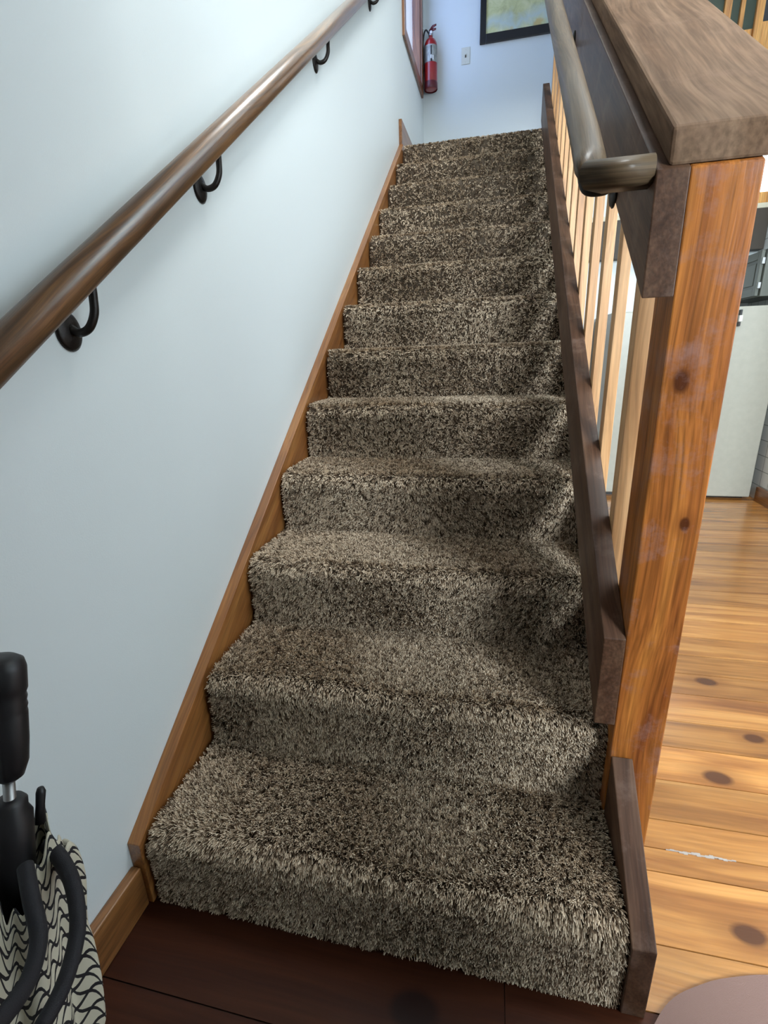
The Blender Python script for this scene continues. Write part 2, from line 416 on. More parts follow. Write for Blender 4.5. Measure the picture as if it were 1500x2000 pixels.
# floor: separate planks over a dark gap
bm = bmesh.new()
box(bm, -0.0, 3.70, -1.80, Y_KIT, -0.06, -0.004, mi=1)
tone = {}
seams = [-1.80, -1.67, -1.54, -1.42, -1.29, -1.15, -1.02, -0.88, -0.76, -0.63, -0.5, -0.385, -0.26, -0.14, 0.010, 0.124, 0.275, 0.333, 0.413, 0.542, 0.670, 0.785, 0.925, 1.044, 1.165, 1.30, 1.444, 1.59, 1.739]
while seams[-1] < Y_KIT - 0.14: seams.append(seams[-1] + random.choice((0.118, 0.128, 0.137)))
seams.append(Y_KIT)
lay = bm.loops.layers.float_color.new('tone')
for a, b_ in zip(seams, seams[1:]):
    cuts = [0.0, 3.70]
    if random.random() < 0.35: cuts = [0.0, random.uniform(0.3, 0.9), 3.70]
    for x0, x1 in zip(cuts, cuts[1:]):
        before = set(bm.faces)
        box(bm, x0 + 0.0008, x1 - 0.0008, a + 0.0013, b_ - 0.0013, -0.004, 0.0)
        t = random.random()
        if abs(a - 0.670) < 1e-6: t = 0.05
        if abs(a - 0.333) < 1e-6: t = 0.35
        for f in set(bm.faces) - before:
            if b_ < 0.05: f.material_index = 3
            for l in f.loops: l[lay] = (t, random.random() if False else (t * 7.31) % 1.0, (t * 3.77) % 1.0, 1)
# dried filler in one open joint
before = set(bm.faces)
pts = [(1.135 + 0.009 * k, 0.333 + 0.0012 * math.sin(k * 1.3)) for k in range(17)]
for (xa, ya), (xb, yb) in zip(pts, pts[1:]):
    k = pts.index((xa, ya)); h = 0.0032 * (0.7 + 0.5 * math.sin(k * 2.1)) * math.sin(math.pi * (k + 0.5) / 16) + 0.0008
    box(bm, xa, xb, ya - h, ya + h, -0.002, 0.0012, mi=2)
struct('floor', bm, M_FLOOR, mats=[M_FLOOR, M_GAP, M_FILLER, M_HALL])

# left wall with the landing window's opening
WY0, WY1, WZ0, WZ1 = 3.555, 4.325, 3.25, 4.35
bm = bmesh.new()
box(bm, -0.14, 0, -1.8, WY0, 0, H); box(bm, -0.14, 0, WY1, 4.62, 0, H)
box(bm, -0.14, 0, WY0, WY1, 0, WZ0); box(bm, -0.14, 0, WY0, WY1, WZ1, H)
struct('wall_left', bm, M_WALL)
bm = bmesh.new()
box(bm, 0, 1.14, Y_BACK, Y_BACK + 0.12, 0, H); box(bm, 1.14, 1.24, Y_KIT, Y_BACK + 0.12, 0, H)
struct('wall_back', bm, M_WALL)
bm = bmesh.new(); box(bm, 1.24, 3.82, Y_KIT, Y_KIT + 0.12, 0, H); struct('wall_kitchen', bm, M_WALL)
bm = bmesh.new(); box(bm, 2.62, 2.74, 1.9, Y_KIT, 0, 2.62); struct('wall_partition', bm, M_TILE)
# right outer wall with a big window
bm = bmesh.new()
RY0, RY1, RZ0, RZ1 = -0.10, 1.60, 0.80, 2.30
box(bm, 3.70, 3.82, -1.92, RY0, 0, H); box(bm, 3.70, 3.82, RY1, Y_KIT, 0, H)
box(bm, 3.70, 3.82, RY0, RY1, 0, RZ0); box(bm, 3.70, 3.82, RY0, RY1, RZ1, H)
struct('wall_right', bm, M_WALL)
bm = bmesh.new(); 
FX0, FX1, FZ0, FZ1 = 1.62, 3.28, 1.25, 2.95
box(bm, 1.48, FX0, -1.92, -1.80, 0, H); box(bm, FX1, 3.70, -1.92, -1.80, 0, H); box(bm, FX0, FX1, -1.92, -1.80, 0, FZ0); box(bm, FX0, FX1, -1.92, -1.80, FZ1, H)
box(bm, 1.36, 1.48, -1.8, -0.50, 0, H); box(bm, -0.14, 1.48, -1.92, -1.8, 0, H)  # hall partition added out of view to cut window light, then hall end wall
struct('wall_front', bm, M_WALL)
bm = bmesh.new(); box(bm, 1.22, 3.699, 1.20, 1.32, 2.28, 3.40); struct('unseen_window_block', bm, M_CEIL)  # unseen block, added to keep front window light off the back wall
bm = bmesh.new(); box(bm, 0.001, 2.2, 3.2, 3.32, 3.78, H - 0.001); struct('unseen_skylight_block', bm, M_WALL)  # added above the view to hold skylight back from the landing wall
bm = bmesh.new(); box(bm, 0.001, 1.359, -1.799, 0.42, 2.34, 2.56); struct('unseen_hall_shade', bm, M_CEIL)  # unseen slab, added and sized to shade the hall from the skylight
bm = bmesh.new(); box(bm, -0.14, 3.82, -1.92, 4.62, H, H + 0.1); struct('ceiling', bm, M_CEIL)

# window in the left wall of the landing: casing, deep jamb, pane
wn = bpy.data.objects.new('window_1', None); COL.objects.link(wn); wn['kind'] = 'structure'
wn['label'] = 'landing window with dark pine casing high on left wall'
bm = bmesh.new(); c = 0.065
box(bm, 0.0, 0.018, WY0 - c, WY0, WZ0 - c, WZ1 + c, 0.002); box(bm, 0.0, 0.018, WY1, WY1 + c, WZ0 - c, WZ1 + c, 0.002)
box(bm, 0.0, 0.018, WY0, WY1, WZ0 - c, WZ0, 0.002); box(bm, 0.0, 0.018, WY0, WY1, WZ1, WZ1 + c, 0.002)
obj('casing', bm, M_TRIM, wn)
bm = bmesh.new()
box(bm, -0.060, 0.002, WY1 - 0.014, WY1 - 0.0005, WZ0 + .001, WZ1 - .001); box(bm, -0.060, 0.002, WY0 + 0.0005, WY0 + 0.014, WZ0 + .001, WZ1 - .001)
box(bm, -0.060, 0.002, WY0 + .015, WY1 - .015, WZ0 + .001, WZ0 + 0.014); box(bm, -0.060, 0.002, WY0 + .015, WY1 - .015, WZ1 - 0.014, WZ1 - .001)
obj('jamb', bm, M_TRIM, wn)
bm = bmesh.new(); box(bm, -0.0595, -0.0555, WY0 + 0.015, WY1 - 0.015, WZ0 + 0.015, WZ1 - 0.015); obj('pane', bm, M_GLASS, wn)
# window of the right outer wall
wr = bpy.data.objects.new('window_2', None); COL.objects.link(wr); wr['kind'] = 'structure'
bm = bmesh.new()
for y0, y1, z0, z1 in ((RY0, RY0 + .05, RZ0, RZ1), (RY1 - .05, RY1, RZ0, RZ1), (RY0 + .05, RY1 - .05, RZ0, RZ0 + .05), (RY0 + .05, RY1 - .05, RZ1 - .05, RZ1)):
    box(bm, 3.705, 3.80, y0, y1, z0, z1)
box(bm, 3.72, 3.76, 0.73, 0.77, RZ0 + .05, RZ1 - .05)
obj('window_frame', bm, M_WHITE, wr)
bm = bmesh.new(); box(bm, 3.78, 3.786, RY0 + .05, RY1 - .05, RZ0 + .05, RZ1 - .05); obj('pane', bm, M_GLASS, wr)
wf = bpy.data.objects.new('window_4', None); COL.objects.link(wf); wf['kind'] = 'structure'
bm = bmesh.new()
for x0, x1, z0, z1 in ((FX0, FX0 + .05, FZ0, FZ1), (FX1 - .05, FX1, FZ0, FZ1), (FX0 + .05, FX1 - .05, FZ0, FZ0 + .05), (FX0 + .05, FX1 - .05, FZ1 - .05, FZ1)):
    box(bm, x0, x1, -1.91, -1.81, z0, z1)
obj('window_frame', bm, M_WHITE, wf)
bm = bmesh.new(); box(bm, FX0 + .05, FX1 - .05, -1.90, -1.895, FZ0 + .05, FZ1 - .05); obj('pane', bm, M_GLASS, wf)
# bright kitchen window above the soffit
wk = bpy.data.objects.new('window_3', None); COL.objects.link(wk); wk['kind'] = 'structure'
bm = bmesh.new(); box(bm, 1.95, 2.615, 4.030, 4.046, 2.155, 2.86); obj('pane', bm, M_DAY, wk)
bm = bmesh.new(); box(bm, 1.90, 2.618, 3.985, 4.047, 2.082, 2.153, 0.004); obj('window_sill', bm, M_PINE, wk)
bm = bmesh.new(); box(bm, 1.2405, 2.618, 3.97, 4.048, 2.046, 2.080, 0.003); o = struct('trim_3', bm, M_CABTOP)
bm = bmesh.new(); box(bm, 1.2405, 2.618, 3.96, 4.048, 1.772, 2.044, 0.003); o = struct('trim_4', bm, M_BROWN)

# stair carcass under the carpet
bm = bmesh.new()
poly = [(0.03, 0.0)]
for i in range(1, NST + 1):
    y = (i - 1) * GO + 0.03; z = i * RISE - 0.03
    poly += [(y, (i - 1) * RISE - 0.03 if i > 1 else 0.0), (y, z)] if i > 1 else [(y, z)]
poly += [(Y_BACK - 0.001, LAND_Z - 0.03), (Y_BACK - 0.001, LAND_Z - 0.25), (3.4, LAND_Z - 0.25), (0.45, 0.0)]
prism_x(bm, poly, 0.032, 0.9605)
struct('staircase', bm, M_CORE)

# sloped pine skirt on the wall side, landing baseboard, hall baseboard
def sloped(name, mat, x0, x1, y0, y1, zb0, zt0, kind='plumb', bev=0.002, parent=None):
    """board between two plumb cuts at y0 and y1; zb0/zt0 bottom and top at y0; mesh local X runs up the pitch"""
    bm_ = bmesh.new()
    prism_x(bm_, [(y0, zb0), (y1, zb0 + SL * (y1 - y0)), (y1, zt0 + SL * (y1 - y0)), (y0, zt0)], x0, x1, bev)
    # local frame: X along pitch, Y across, Z normal to the pitch
    R = Matrix(((0, -1, 0), (math.cos(ANG), 0, -math.sin(ANG)), (math.sin(ANG), 0, math.cos(ANG)))).to_4x4()
    M = Matrix.Translation(((x0 + x1) / 2, y0, zb0)) @ R
    bm_.transform(M.inverted())
    o_ = obj(name, bm_, mat, parent)
    o_.matrix_world = M
    return o_


bm = bmesh.new()
prism_x(bm, [(-0.004, 0.0), (0.45, 0.0), (3.30, 0.165 + SL * 3.30 - 0.30), (3.30, 0.165 + SL * 3.285), (3.285, 0.165 + SL * 3.285), (-0.004, 0.165)], 0.0, 0.030, 0.0015)
RS = Matrix(((0, -1, 0), (math.cos(ANG), 0, -math.sin(ANG)), (math.sin(ANG), 0, math.cos(ANG)))).to_4x4()
bm.transform(RS.inverted()); o = struct('trim_1', bm, M_SKIRT); o.matrix_world = RS
bm = bmesh.new(); box(bm, 0, 0.022, 3.287, Y_BACK, LAND_Z - 0.02, 2.634, 0.003); struct('baseboard_landing', bm, M_BASE)
bm = bmesh.new(); box(bm, 0, 0.022, -1.8, -0.006, 0, 0.105, 0.003); struct('baseboard_left', bm, M_BASE)
bm = bmesh.new(); box(bm, 2.595, 2.62, 1.9, 3.335, 0, 0.105, 0.003); struct('baseboard_right', bm, M_BASE)
# pitched closing board at the open side of the bottom steps
bm = bmesh.new()
prism_x(bm, [(-0.002, 0.0), (0.238, 0.0), (0.238, 0.166 + SL * 0.238), (-0.002, 0.166)], 0.965, 1.004, 0.002)
bm.transform(RS.inverted()); o = struct('trim_2', bm, M_DARK); o.matrix_world = RS

# closed stringer under the railing
bm = bmesh.new()
ya, yz_ = 0.342, 3.18
prism_x(bm, [(ya, 0.185 + SL * ya - 0.27), (yz_, 0.185 + SL * yz_ - 0.27), (yz_, 0.185 + SL * yz_), (ya, 0.185 + SL * ya)], 0.9640, 0.986, 0.0015)
bm.transform(RS.inverted()); o = struct('trim_5', bm, M_DARK); o.matrix_world = RS

# ------------------------------------------------------------------ carpet
FUR = 0.011
def carpet_profile():
    """(y,z) polyline of the carpet backing, bottom to top, with rounded nosings"""
    P = [(FUR, 0.006)]
    r = 0.036
    for i in range(1, NST + 1):
        yn = (i - 1) * GO + FUR; zn = i * RISE - FUR
        # riser up to the nosing, a soft bulge at the front edge
        P.append((yn + 0.004, zn - 0.11)); P.append((yn + 0.001, zn - 0.06))
        for k in range(7):
            a = math.pi * (1 - k / 12.0)
            P.append((yn + r + r * math.cos(a), zn - r + r * math.sin(a)))
        if i < NST:
            yb = i * GO + FUR
            P += [(yn + 0.09, zn + 0.001), (yn + 0.17, zn + 0.001), (yb - 0.012, zn), (yb + 0.002, zn + 0.012)]
        else:
            P += [(yn + 0.2, zn), (Y_BACK - 0.002, zn)]
    return P


CP = carpet_profile()
X0, X1 = 0.046, 0.960
carpet = tag(bpy.data.objects.new('stair_carpet', None), 'shaggy brown and beige flecked carpet running up all the stairs', 'carpet')
COL.objects.link(carpet)
bm = bmesh.new()
th = 0.008
nx = 2
P = np.array(CP)
d = np.gradient(P, axis=0); d /= np.linalg.norm(d, axis=1)[:, None]
NRM = np.stack([-d[:, 1], d[:, 0]], 1)            # points out of the stair
inner = P - NRM * th
top = [[bm.verts.new((x, y, z)) for (y, z) in P] for x in (X0, X1)]
bot = [[bm.verts.new((x, y, z)) for (y, z) in inner] for x in (X0, X1)]
n = len(P)
for i in range(n - 1):
    bm.faces.new((top[0][i], top[1][i], top[1][i + 1], top[0][i + 1]))
    bm.faces.new((bot[0][i], bot[0][i + 1], bot[1][i + 1], bot[1][i]))
    for s in (0, 1): bm.faces.new((top[s][i], top[s][i + 1], bot[s][i + 1], bot[s][i]))
for i in (0, n - 1): bm.faces.new((top[0][i], top[1][i], bot[1][i], bot[0][i]))
obj('backing', bm, M_BACK, carpet)

def sines(seed, nk, fmin, fmax):
    r = np.random.default_rng(seed)
    k = r.uniform(fmin, fmax, nk); th_ = r.uniform(0, 2 * np.pi, nk); ph = r.uniform(0, 2 * np.pi, nk)
    kx, ks = k * np.cos(th_), k * np.sin(th_)
    def f(x, s):
        o_ = np.zeros_like(x)
        for i in range(nk): o_ += np.sin(kx[i] * x + ks[i] * s + ph[i])
        return o_ / math.sqrt(nk)
    return f


def make_pile_curves():
    seg = np.linalg.norm(np.diff(P, axis=0), axis=1); S = np.concatenate([[0], np.cumsum(seg)])
    c0 = np.array([0.714, -0.613, 1.111])
    S_end = np.interp(NST * GO + 0.06, P[:, 0] + np.arange(len(P)) * 1e-9, S)
    ss = np.linspace(0.0, min(S[-1], S_end + 0.25), 4000)
    yy = np.interp(ss, S, P[:, 0]); zz = np.interp(ss, S, P[:, 1])
    dist = np.sqrt((yy - c0[1]) ** 2 + (zz - c0[2]) ** 2 + 0.02)
    dens = np.clip(92000 / dist ** 1.9, 9000, 95000)              # tufts per square metre
    cum = np.concatenate([[0], np.cumsum((dens[1:] + dens[:-1]) / 2 * np.diff(ss))]) * (X1 - X0)
    nt = int(cum[-1])
    s = np.interp(RNG.uniform(0, cum[-1], nt), cum, ss)
    x = RNG.uniform(X0, X1, nt)
    base = np.stack([x, np.interp(s, S, P[:, 0]), np.interp(s, S, P[:, 1])], 1)
    ny = np.interp(s, S, NRM[:, 0]); nz = np.interp(s, S, NRM[:, 1]); ln = np.hypot(ny, nz); ny /= ln; nz /= ln
    N = np.stack([np.zeros(nt), ny, nz], 1); T = np.stack([np.zeros(nt), nz, -ny], 1)  # T points up the run
    U = np.tile(np.array([1.0, 0, 0]), (nt, 1))
    dd = np.interp(s, ss, dist)
    lx = 0.42 * sines(3, 7, 4, 16)(x, s); lt = -0.25 + 0.45 * sines(5, 7, 4, 15)(x, s)
    edge = np.clip((X0 + 0.03 - x) / 0.03, 0, 1) * -0.5 + np.clip((x - X1 + 0.03) / 0.03, 0, 1) * 0.5
    lt = lt - 1.1 * np.clip(2.2 * np.abs(ny * nz), 0, 1)
    lx = lx + edge
    tone_t = RNG.beta(1.15, 1.05, nt)
    K = 4
    base_k = np.repeat(base, K, 0); N_k = np.repeat(N, K, 0); T_k = np.repeat(T, K, 0); U_k = np.repeat(U, K, 0); dk = np.repeat(dd, K)
    ns = nt * K
    w_ = np.clip(dk / 1.1, 1.0, 2.2)
    jit = RNG.normal(0, 0.0011, (ns, 2)) * w_[:, None]
    root = base_k + U_k * jit[:, :1] + T_k * jit[:, 1:]
    lean = np.repeat(np.stack([lx, lt], 1), K, 0) * 0.8 + RNG.normal(0, 0.22, (ns, 2)) + jit / 0.0012 * 0.12
    tl = np.repeat(RNG.normal(0, 0.20, (nt, 2)), K, 0); lean = lean + tl
    L = FUR * RNG.uniform(0.85, 1.25, ns)
    pts = np.zeros((ns, 4, 3))
    for j, t in enumerate((0.0, 0.35, 0.70, 1.0)):
        bend = t * t * 0.85 + t * 0.15
        D = N_k * t + U_k * (lean[:, :1] * bend) + T_k * (lean[:, 1:] * bend)
        # keep the strand's length when it leans over
        sc_ = 1.0 / np.sqrt(1 + (lean ** 2).sum(1) * 0.55)
        pts[:, j] = root + D * (L * sc_)[:, None]
    pts[:, 0] -= N_k * 0.002
    pts[..., 2] = np.maximum(pts[..., 2], 0.0015)
    rad = np.array([0.00070, 0.00080, 0.00078, 0.00055])[None, :] * w_[:, None] * 0.92
    tone = np.clip(np.repeat(tone_t, K) + RNG.normal(0, 0.13, ns), 0, 1)
    hc = bpy.data.hair_curves.new('pile')
    hc.add_curves([4] * ns)
    hc.attributes['position'].data.foreach_set('vector', pts.astype(np.float32).ravel())
    a = hc.attributes.get('radius') or hc.attributes.new('radius', 'FLOAT', 'POINT')
    a.data.foreach_set('value', rad.astype(np.float32).ravel())
    t_ = hc.attributes.new('tone', 'FLOAT', 'CURVE'); t_.data.foreach_set('value', tone.astype(np.float32))
    hc.materials.append(M_PILE)
    o_ = bpy.data.objects.new('pile', hc); COL.objects.link(o_); o_.parent = carpet; o_['kind'] = 'stuff'
    print('strands', ns)


make_pile_curves()

# ------------------------------------------------------------------ railing on the open side
rail = thing('stair_railing', 'wooden stair railing with square newel post, pale balusters and wide dark cap', 'railing')
PY0, PY1, PX0, PX1 = 0.242, 0.338, 0.964, 1.054
bm = bmesh.new(); 
prism_x(bm, [(PY0, 0.0), (PY1, 0.0), (PY1, 1.343 + SL * (PY1 - PY0)), (PY0, 1.343)], PX0, PX1, 0.0025)
tag(obj('newel_post', bm, M_POST, rail), 'orange knotty pine post')
YT = 3.16
tag(sloped('bottom_rail', M_DARK, 0.925, 0.9637, PY0 - 0.002, YT, 0.406, 0.598, parent=rail), 'dark stained rail')
tag(sloped('top_rail', M_DARK, 0.920, 0.9637, PY0 - 0.002, YT, 1.178, 1.343, parent=rail), 'dark stained rail')
tag(sloped('rail_cap', M_CAP, 0.936, 1.128, 0.246, YT + 0.05, 1.3465, 1.394, bev=0.005, parent=rail), 'wide dark brown flat cap')
yb = 0.436; k = 0
while yb < YT - 0.05:
    bm = bmesh.new()
    zb = 0.598 + SL * (yb - PY0) - 0.15; zt = 1.30 + SL * (yb - PY0)
    wx = 0.050 if k == 0 else 0.0215
    prism_x(bm, [(yb, zb), (yb + 0.038, zb + SL * 0.038), (yb + 0.038, zt + SL * 0.038), (yb, zt)], 0.9640, 0.9640 + wx, 0.0012, 1)
    o = obj('baluster', bm, M_BAL, rail)
    if k == 0: o['label'] = 'wider pale pine baluster'
    yb += 0.192; k += 1

# ------------------------------------------------------------------ handrails
def loaf(wd, ht):
    """rounded handrail section, (across, up), flat narrow foot with a small groove line"""
    pts = []
    b = wd * 0.32
    pts += [(-b, 0.0), (b, 0.0), (b + 0.002, ht * 0.10), (wd * 0.47, ht * 0.20)]
    for k in range(0, 17):
        a = -0.25 + (math.pi + 0.5) * k / 16
        pts.append((wd / 2 * math.cos(a) * (1.0), ht * 0.52 + ht * 0.48 * math.sin(a) if math.sin(a) > 0 else ht * 0.52 + ht * 0.30 * math.sin(a)))
    pts += [(-wd * 0.47, ht * 0.20), (-b - 0.002, ht * 0.10)]
    return pts


def sweep(bm_, prof, length):
    a = [bm_.verts.new((0, -u, v)) for u, v in prof]; b = [bm_.verts.new((length, -u, v)) for u, v in prof]
    bm_.faces.new(a); bm_.faces.new(b[::-1])
    for i in range(len(prof)):
        j = (i + 1) % len(prof)
        bm_.faces.new((a[i], a[j], b[j], b[i]))


def bracket(parent, xw, sgn, y, zr, zb, xr):
    """iron bracket: round rose on the wall at (xw,y,zr), curved arm, saddle under the rail at (xr, ., zb)"""
    root = bpy.data.objects.new('bracket', None); COL.objects.link(root); root.parent = parent
    root['label'] = 'black wrought iron bracket'
    b1 = bmesh.new()
    M = Matrix.Translation((xw, y, zr)) @ Matrix.Rotation(sgn * math.pi / 2, 4, 'Y') @ Matrix.Rotation(0, 4, 'Z')
    lathe(b1, [(0.028, 0.0005), (0.0285, 0.003), (0.024, 0.007), (0.012, 0.010), (0.004, 0.011)], 28, M, sx=1.15, sy=0.95)
    obj('rose', b1, M_IRON, root, True)
    b2 = bmesh.new()
    dz = zb - zr
    yo = 0.016
    pth = smooth_path([(xw + sgn * 0.006, y, zr + 0.006), (xw + sgn * 0.022, y + 0.001, zr - 0.003), (xr - sgn * 0.012, y + 0.005, zr + 0.004), (xr - sgn * 0.001, y + 0.010, zr + dz * 0.40), (xr, y + 0.014, zr + dz * 0.80), (xr, y + yo, zb + yo * SL - 0.003)], 7)
    tube(b2, pth, 0.0070, 12)
    obj('arm', b2, M_IRON, root, True)
    b3 = bmesh.new()
    box(b3, -0.030, 0.034, -0.012, 0.012, -0.0045, 0.0, 0.0015)
    s = obj('saddle', b3, M_IRON, root)
    R = RS.copy(); R.translation = Vector((xr, y + yo + 0.006, zb + (yo + 0.006) * SL))
    s.matrix_world = R
    return root


hl = thing('handrail', 'brown rounded wooden handrail on iron brackets along the left wall', 'handrail')
bm = bmesh.new(); y0h, y1h = -0.55, 3.45
HX = 0.062
zf = lambda y: 1.141 + SL * (y + 0.0)        # underside of the left rail
sweep(bm, loaf(0.046, 0.049), (y1h - y0h) / math.cos(ANG))
r_ = obj('rail', bm, M_RAIL, hl, False); R = RS.copy(); R.translation = Vector((HX, y0h, zf(y0h))); r_.matrix_world = R
r_.data.polygons.foreach_set('use_smooth', [len(p.vertices) == 4 for p in r_.data.polygons])
for yk in (0.130, 0.612, 1.552, 2.505):
    bracket(hl, 0.0, 1, yk, zf(yk) - 0.066, zf(yk), HX - 0.010)

hr = thing('handrail', 'worn grey brown handrail with square return, fixed to the right railing', 'handrail')
GX, GY, GZ = 0.842, 0.264, 1.330
gz = lambda y: GZ + SL * (y - GY)
pr = loaf(0.046, 0.040)
pu = loaf(0.046, 0.046)
bm = bmesh.new()
rings = [[bm.verts.new((GX + u, GY + u, GZ + v)) for u, v in pr],
         [bm.verts.new((GX + u, GY + 0.050, gz(GY + 0.044) + v)) for u, v in pu],
         [bm.verts.new((GX + u, GY + 0.12, gz(GY + 0.12) + v)) for u, v in pu],
         [bm.verts.new((GX + u, 3.05, gz(3.05) + v)) for u, v in pu]]
for a, b in zip(rings, rings[1:]):
    for i in range(len(pr)):
        j = (i + 1) % len(pr); bm.faces.new((a[i], a[j], b[j], b[i]))
bm.faces.new(rings[0]); bm.faces.new(rings[-1][::-1])
bm.transform(RS.inverted())
r_ = obj('rail', bm, M_RAIL2, hr); r_.matrix_world = RS
r_.data.polygons.foreach_set('use_smooth', [len(p.vertices) == 4 for p in r_.data.polygons])
bm = bmesh.new()
a = [bm.verts.new((GX + u, GY + u, GZ + v)) for u, v in pr]; b = [bm.verts.new((0.9195, GY + u, GZ + v)) for u, v in pr]
bm.faces.new(a); bm.faces.new(b[::-1])
for i in range(len(pr)):
    j = (i + 1) % len(pr); bm.faces.new((a[i], a[j], b[j], b[i]))
r2 = obj('return_end', bm, M_RAIL2, hr)
r2.data.polygons.foreach_set('use_smooth', [len(p.vertices) == 4 for p in r2.data.polygons])
for yk in (0.52, 1.45, 2.40):
    bracket(hr, 0.920, -1, yk, gz(yk) - 0.115, gz(yk), GX + 0.012)

# ------------------------------------------------------------------ landing: extinguisher, switch, map
EX, EY, EZ = 0.078, 4.415, 3.245
ex = thing('fire_extinguisher', 'red fire extinguisher hung in the landing corner beside the window', 'fire extinguisher', (EX, EY, EZ))
bm = bmesh.new(); R_ = 0.054
lathe(bm, [(0.030, 0.0), (R_ - 0.002, 0.004), (R_, 0.012), (R_, 0.295), (0.050, 0.318), (0.039, 0.338), (0.022, 0.350), (0.016, 0.356), (0.016, 0.366)], 36)
obj('cylinder_body', bm, M_RED, ex, True)
bm = bmesh.new(); lathe(bm, [(R_ + 0.0006, -0.001), (R_ + 0.0025, 0.003), (R_ + 0.0025, 0.046), (R_ + 0.0006, 0.05)], 36, cap=False); obj('base_ring', bm, M_REDDK, ex, True)
bm = bmesh.new()
n_ = 24
for a_, z0_, z1_ in ((None, 0.176, 0.292),):
    va, vb = [], []
    for k in range(n_ + 1):
        an = math.radians(-170 + 160 * k / n_)
        va.append(bm.verts.new(((R_ + 0.0012) * math.cos(an), (R_ + 0.0012) * math.sin(an), z0_))); vb.append(bm.verts.new(((R_ + 0.0012) * math.cos(an), (R_ + 0.0012) * math.sin(an), z1_)))
    for k in range(n_): bm.faces.new((va[k], va[k + 1], vb[k + 1], vb[k]))
lab = obj('label_sheet', bm, M_SILVER, ex, True)
bm = bmesh.new()
def patch(bm_, a0, a1, z0_, z1_):
    va, vb = [], []
    for k in range(5):
        an = math.radians(a0 + (a1 - a0) * k / 4)
        c_, s_ = (R_ + 0.0018) * math.cos(an), (R_ + 0.0018) * math.sin(an)
        va.append(bm_.verts.new((c_, s_, z0_))); vb.append(bm_.verts.new((c_, s_, z1_)))
    for k in range(4): bm_.faces.new((va[k], va[k + 1], vb[k + 1], vb[k]))
patch(bm, -84, -74, 0.222, 0.282); patch(bm, -84, -70, 0.176, 0.194)
obj('dark_print', bm, M_BLACK, lab)
bm = bmesh.new(); patch(bm, -86, -77, 0.197, 0.218); patch(bm, -70, -58, 0.186, 0.216)
obj('white_print', bm, M_WHITE, lab)
bm = bmesh.new(); lathe(bm, [(0.017, 0.366), (0.019, 0.370), (0.019, 0.392), (0.012, 0.400)], 20); obj('valve', bm, M_STEEL, ex, True)
bm = bmesh.new()
tube(bm, [(0.0, 0, 0.398), (0.02, -0.012, 0.402), (0.045, -0.026, 0.397)], [0.009, 0.010, 0.007], 10, flat=0.6)
obj('carry_handle', bm, M_REDDK, ex, True)
bm = bmesh.new()
tube(bm, [(-0.012, 0.004, 0.404), (0.018, -0.010, 0.424), (0.048, -0.026, 0.424)], [0.008, 0.010, 0.007], 10, flat=0.6)
obj('squeeze_lever', bm, M_REDDK, ex, True)
bm = bmesh.new(); lathe(bm, [(0.011, 0.0), (0.011, 0.006), (0.008, 0.008)], 16, Matrix.Translation((0.006, -0.019, 0.383)) @ Matrix.Rotation(math.pi / 2, 4, 'X')); obj('gauge', bm, M_WHITE, ex, True)
bm = bmesh.new()
tube(bm, smooth_path([(-0.016, -0.004, 0.385), (-0.036, -0.008, 0.408), (-0.052, -0.010, 0.392), (-0.062, -0.010, 0.33), (-0.0635, -0.008, 0.22), (-0.0635, -0.006, 0.14)], 8), [0.006] * 33 + [0.008] * 8, 10)
obj('hose', bm, M_BLACK, ex, True)
bm = bmesh.new(); box(bm, -0.018, 0.018, R_ - 0.004, 0.0845, 0.05, 0.36, 0.001); obj('wall_hook', bm, M_STEEL, ex)

sw = thing('light_switch', 'ivory light switch plate on the bluish landing wall', 'light switch', (0.361, Y_BACK, 3.48))
bm = bmesh.new(); box(bm, -0.035, 0.035, -0.006, 0.0, -0.058, 0.058, 0.002); obj('cover_plate', bm, M_IVORY, sw)
bm = bmesh.new(); box(bm, -0.0055, 0.0055, -0.0075, -0.0055, -0.013, 0.013); tag(obj('toggle_slot', bm, M_BROWN, sw), 'dark slot')
bm = bmesh.new(); box(bm, -0.004, 0.004, -0.018, -0.006, 0.001, 0.010, 0.001); obj('toggle', bm, M_IVORY, sw)
for dz in (-0.042, 0.042):
    bm = bmesh.new(); lathe(bm, [(0.003, 0), (0.003, 0.001), (0.002, 0.0015)], 12, Matrix.Translation((0, -0.006, dz)) @ Matrix.Rotation(math.pi / 2, 4, 'X')); obj('screw', bm, M_IVORY, sw)

mp_ = thing('framed_map', 'large relief map in a thin black frame on the landing wall', 'picture', (0.476, Y_BACK, 3.535))
bm = bmesh.new(); fw, fh, fb = 0.66, 0.95, 0.048
for x0, x1, z0, z1 in ((0, fb, 0, fh), (fw - fb, fw, 0, fh), (fb, fw - fb, 0, fb + 0.012), (fb, fw - fb, fh - fb, fh)):
    box(bm, x0, x1, -0.026, -0.001, z0, z1, 0.003)
obj('frame', bm, M_FRAME, mp_)
bm = bmesh.new(); box(bm, fb - 0.006, fw - fb + 0.006, -0.014, -0.004, fb - 0.004, fh - fb + 0.006); obj('map_sheet', bm, M_MAP, mp_)

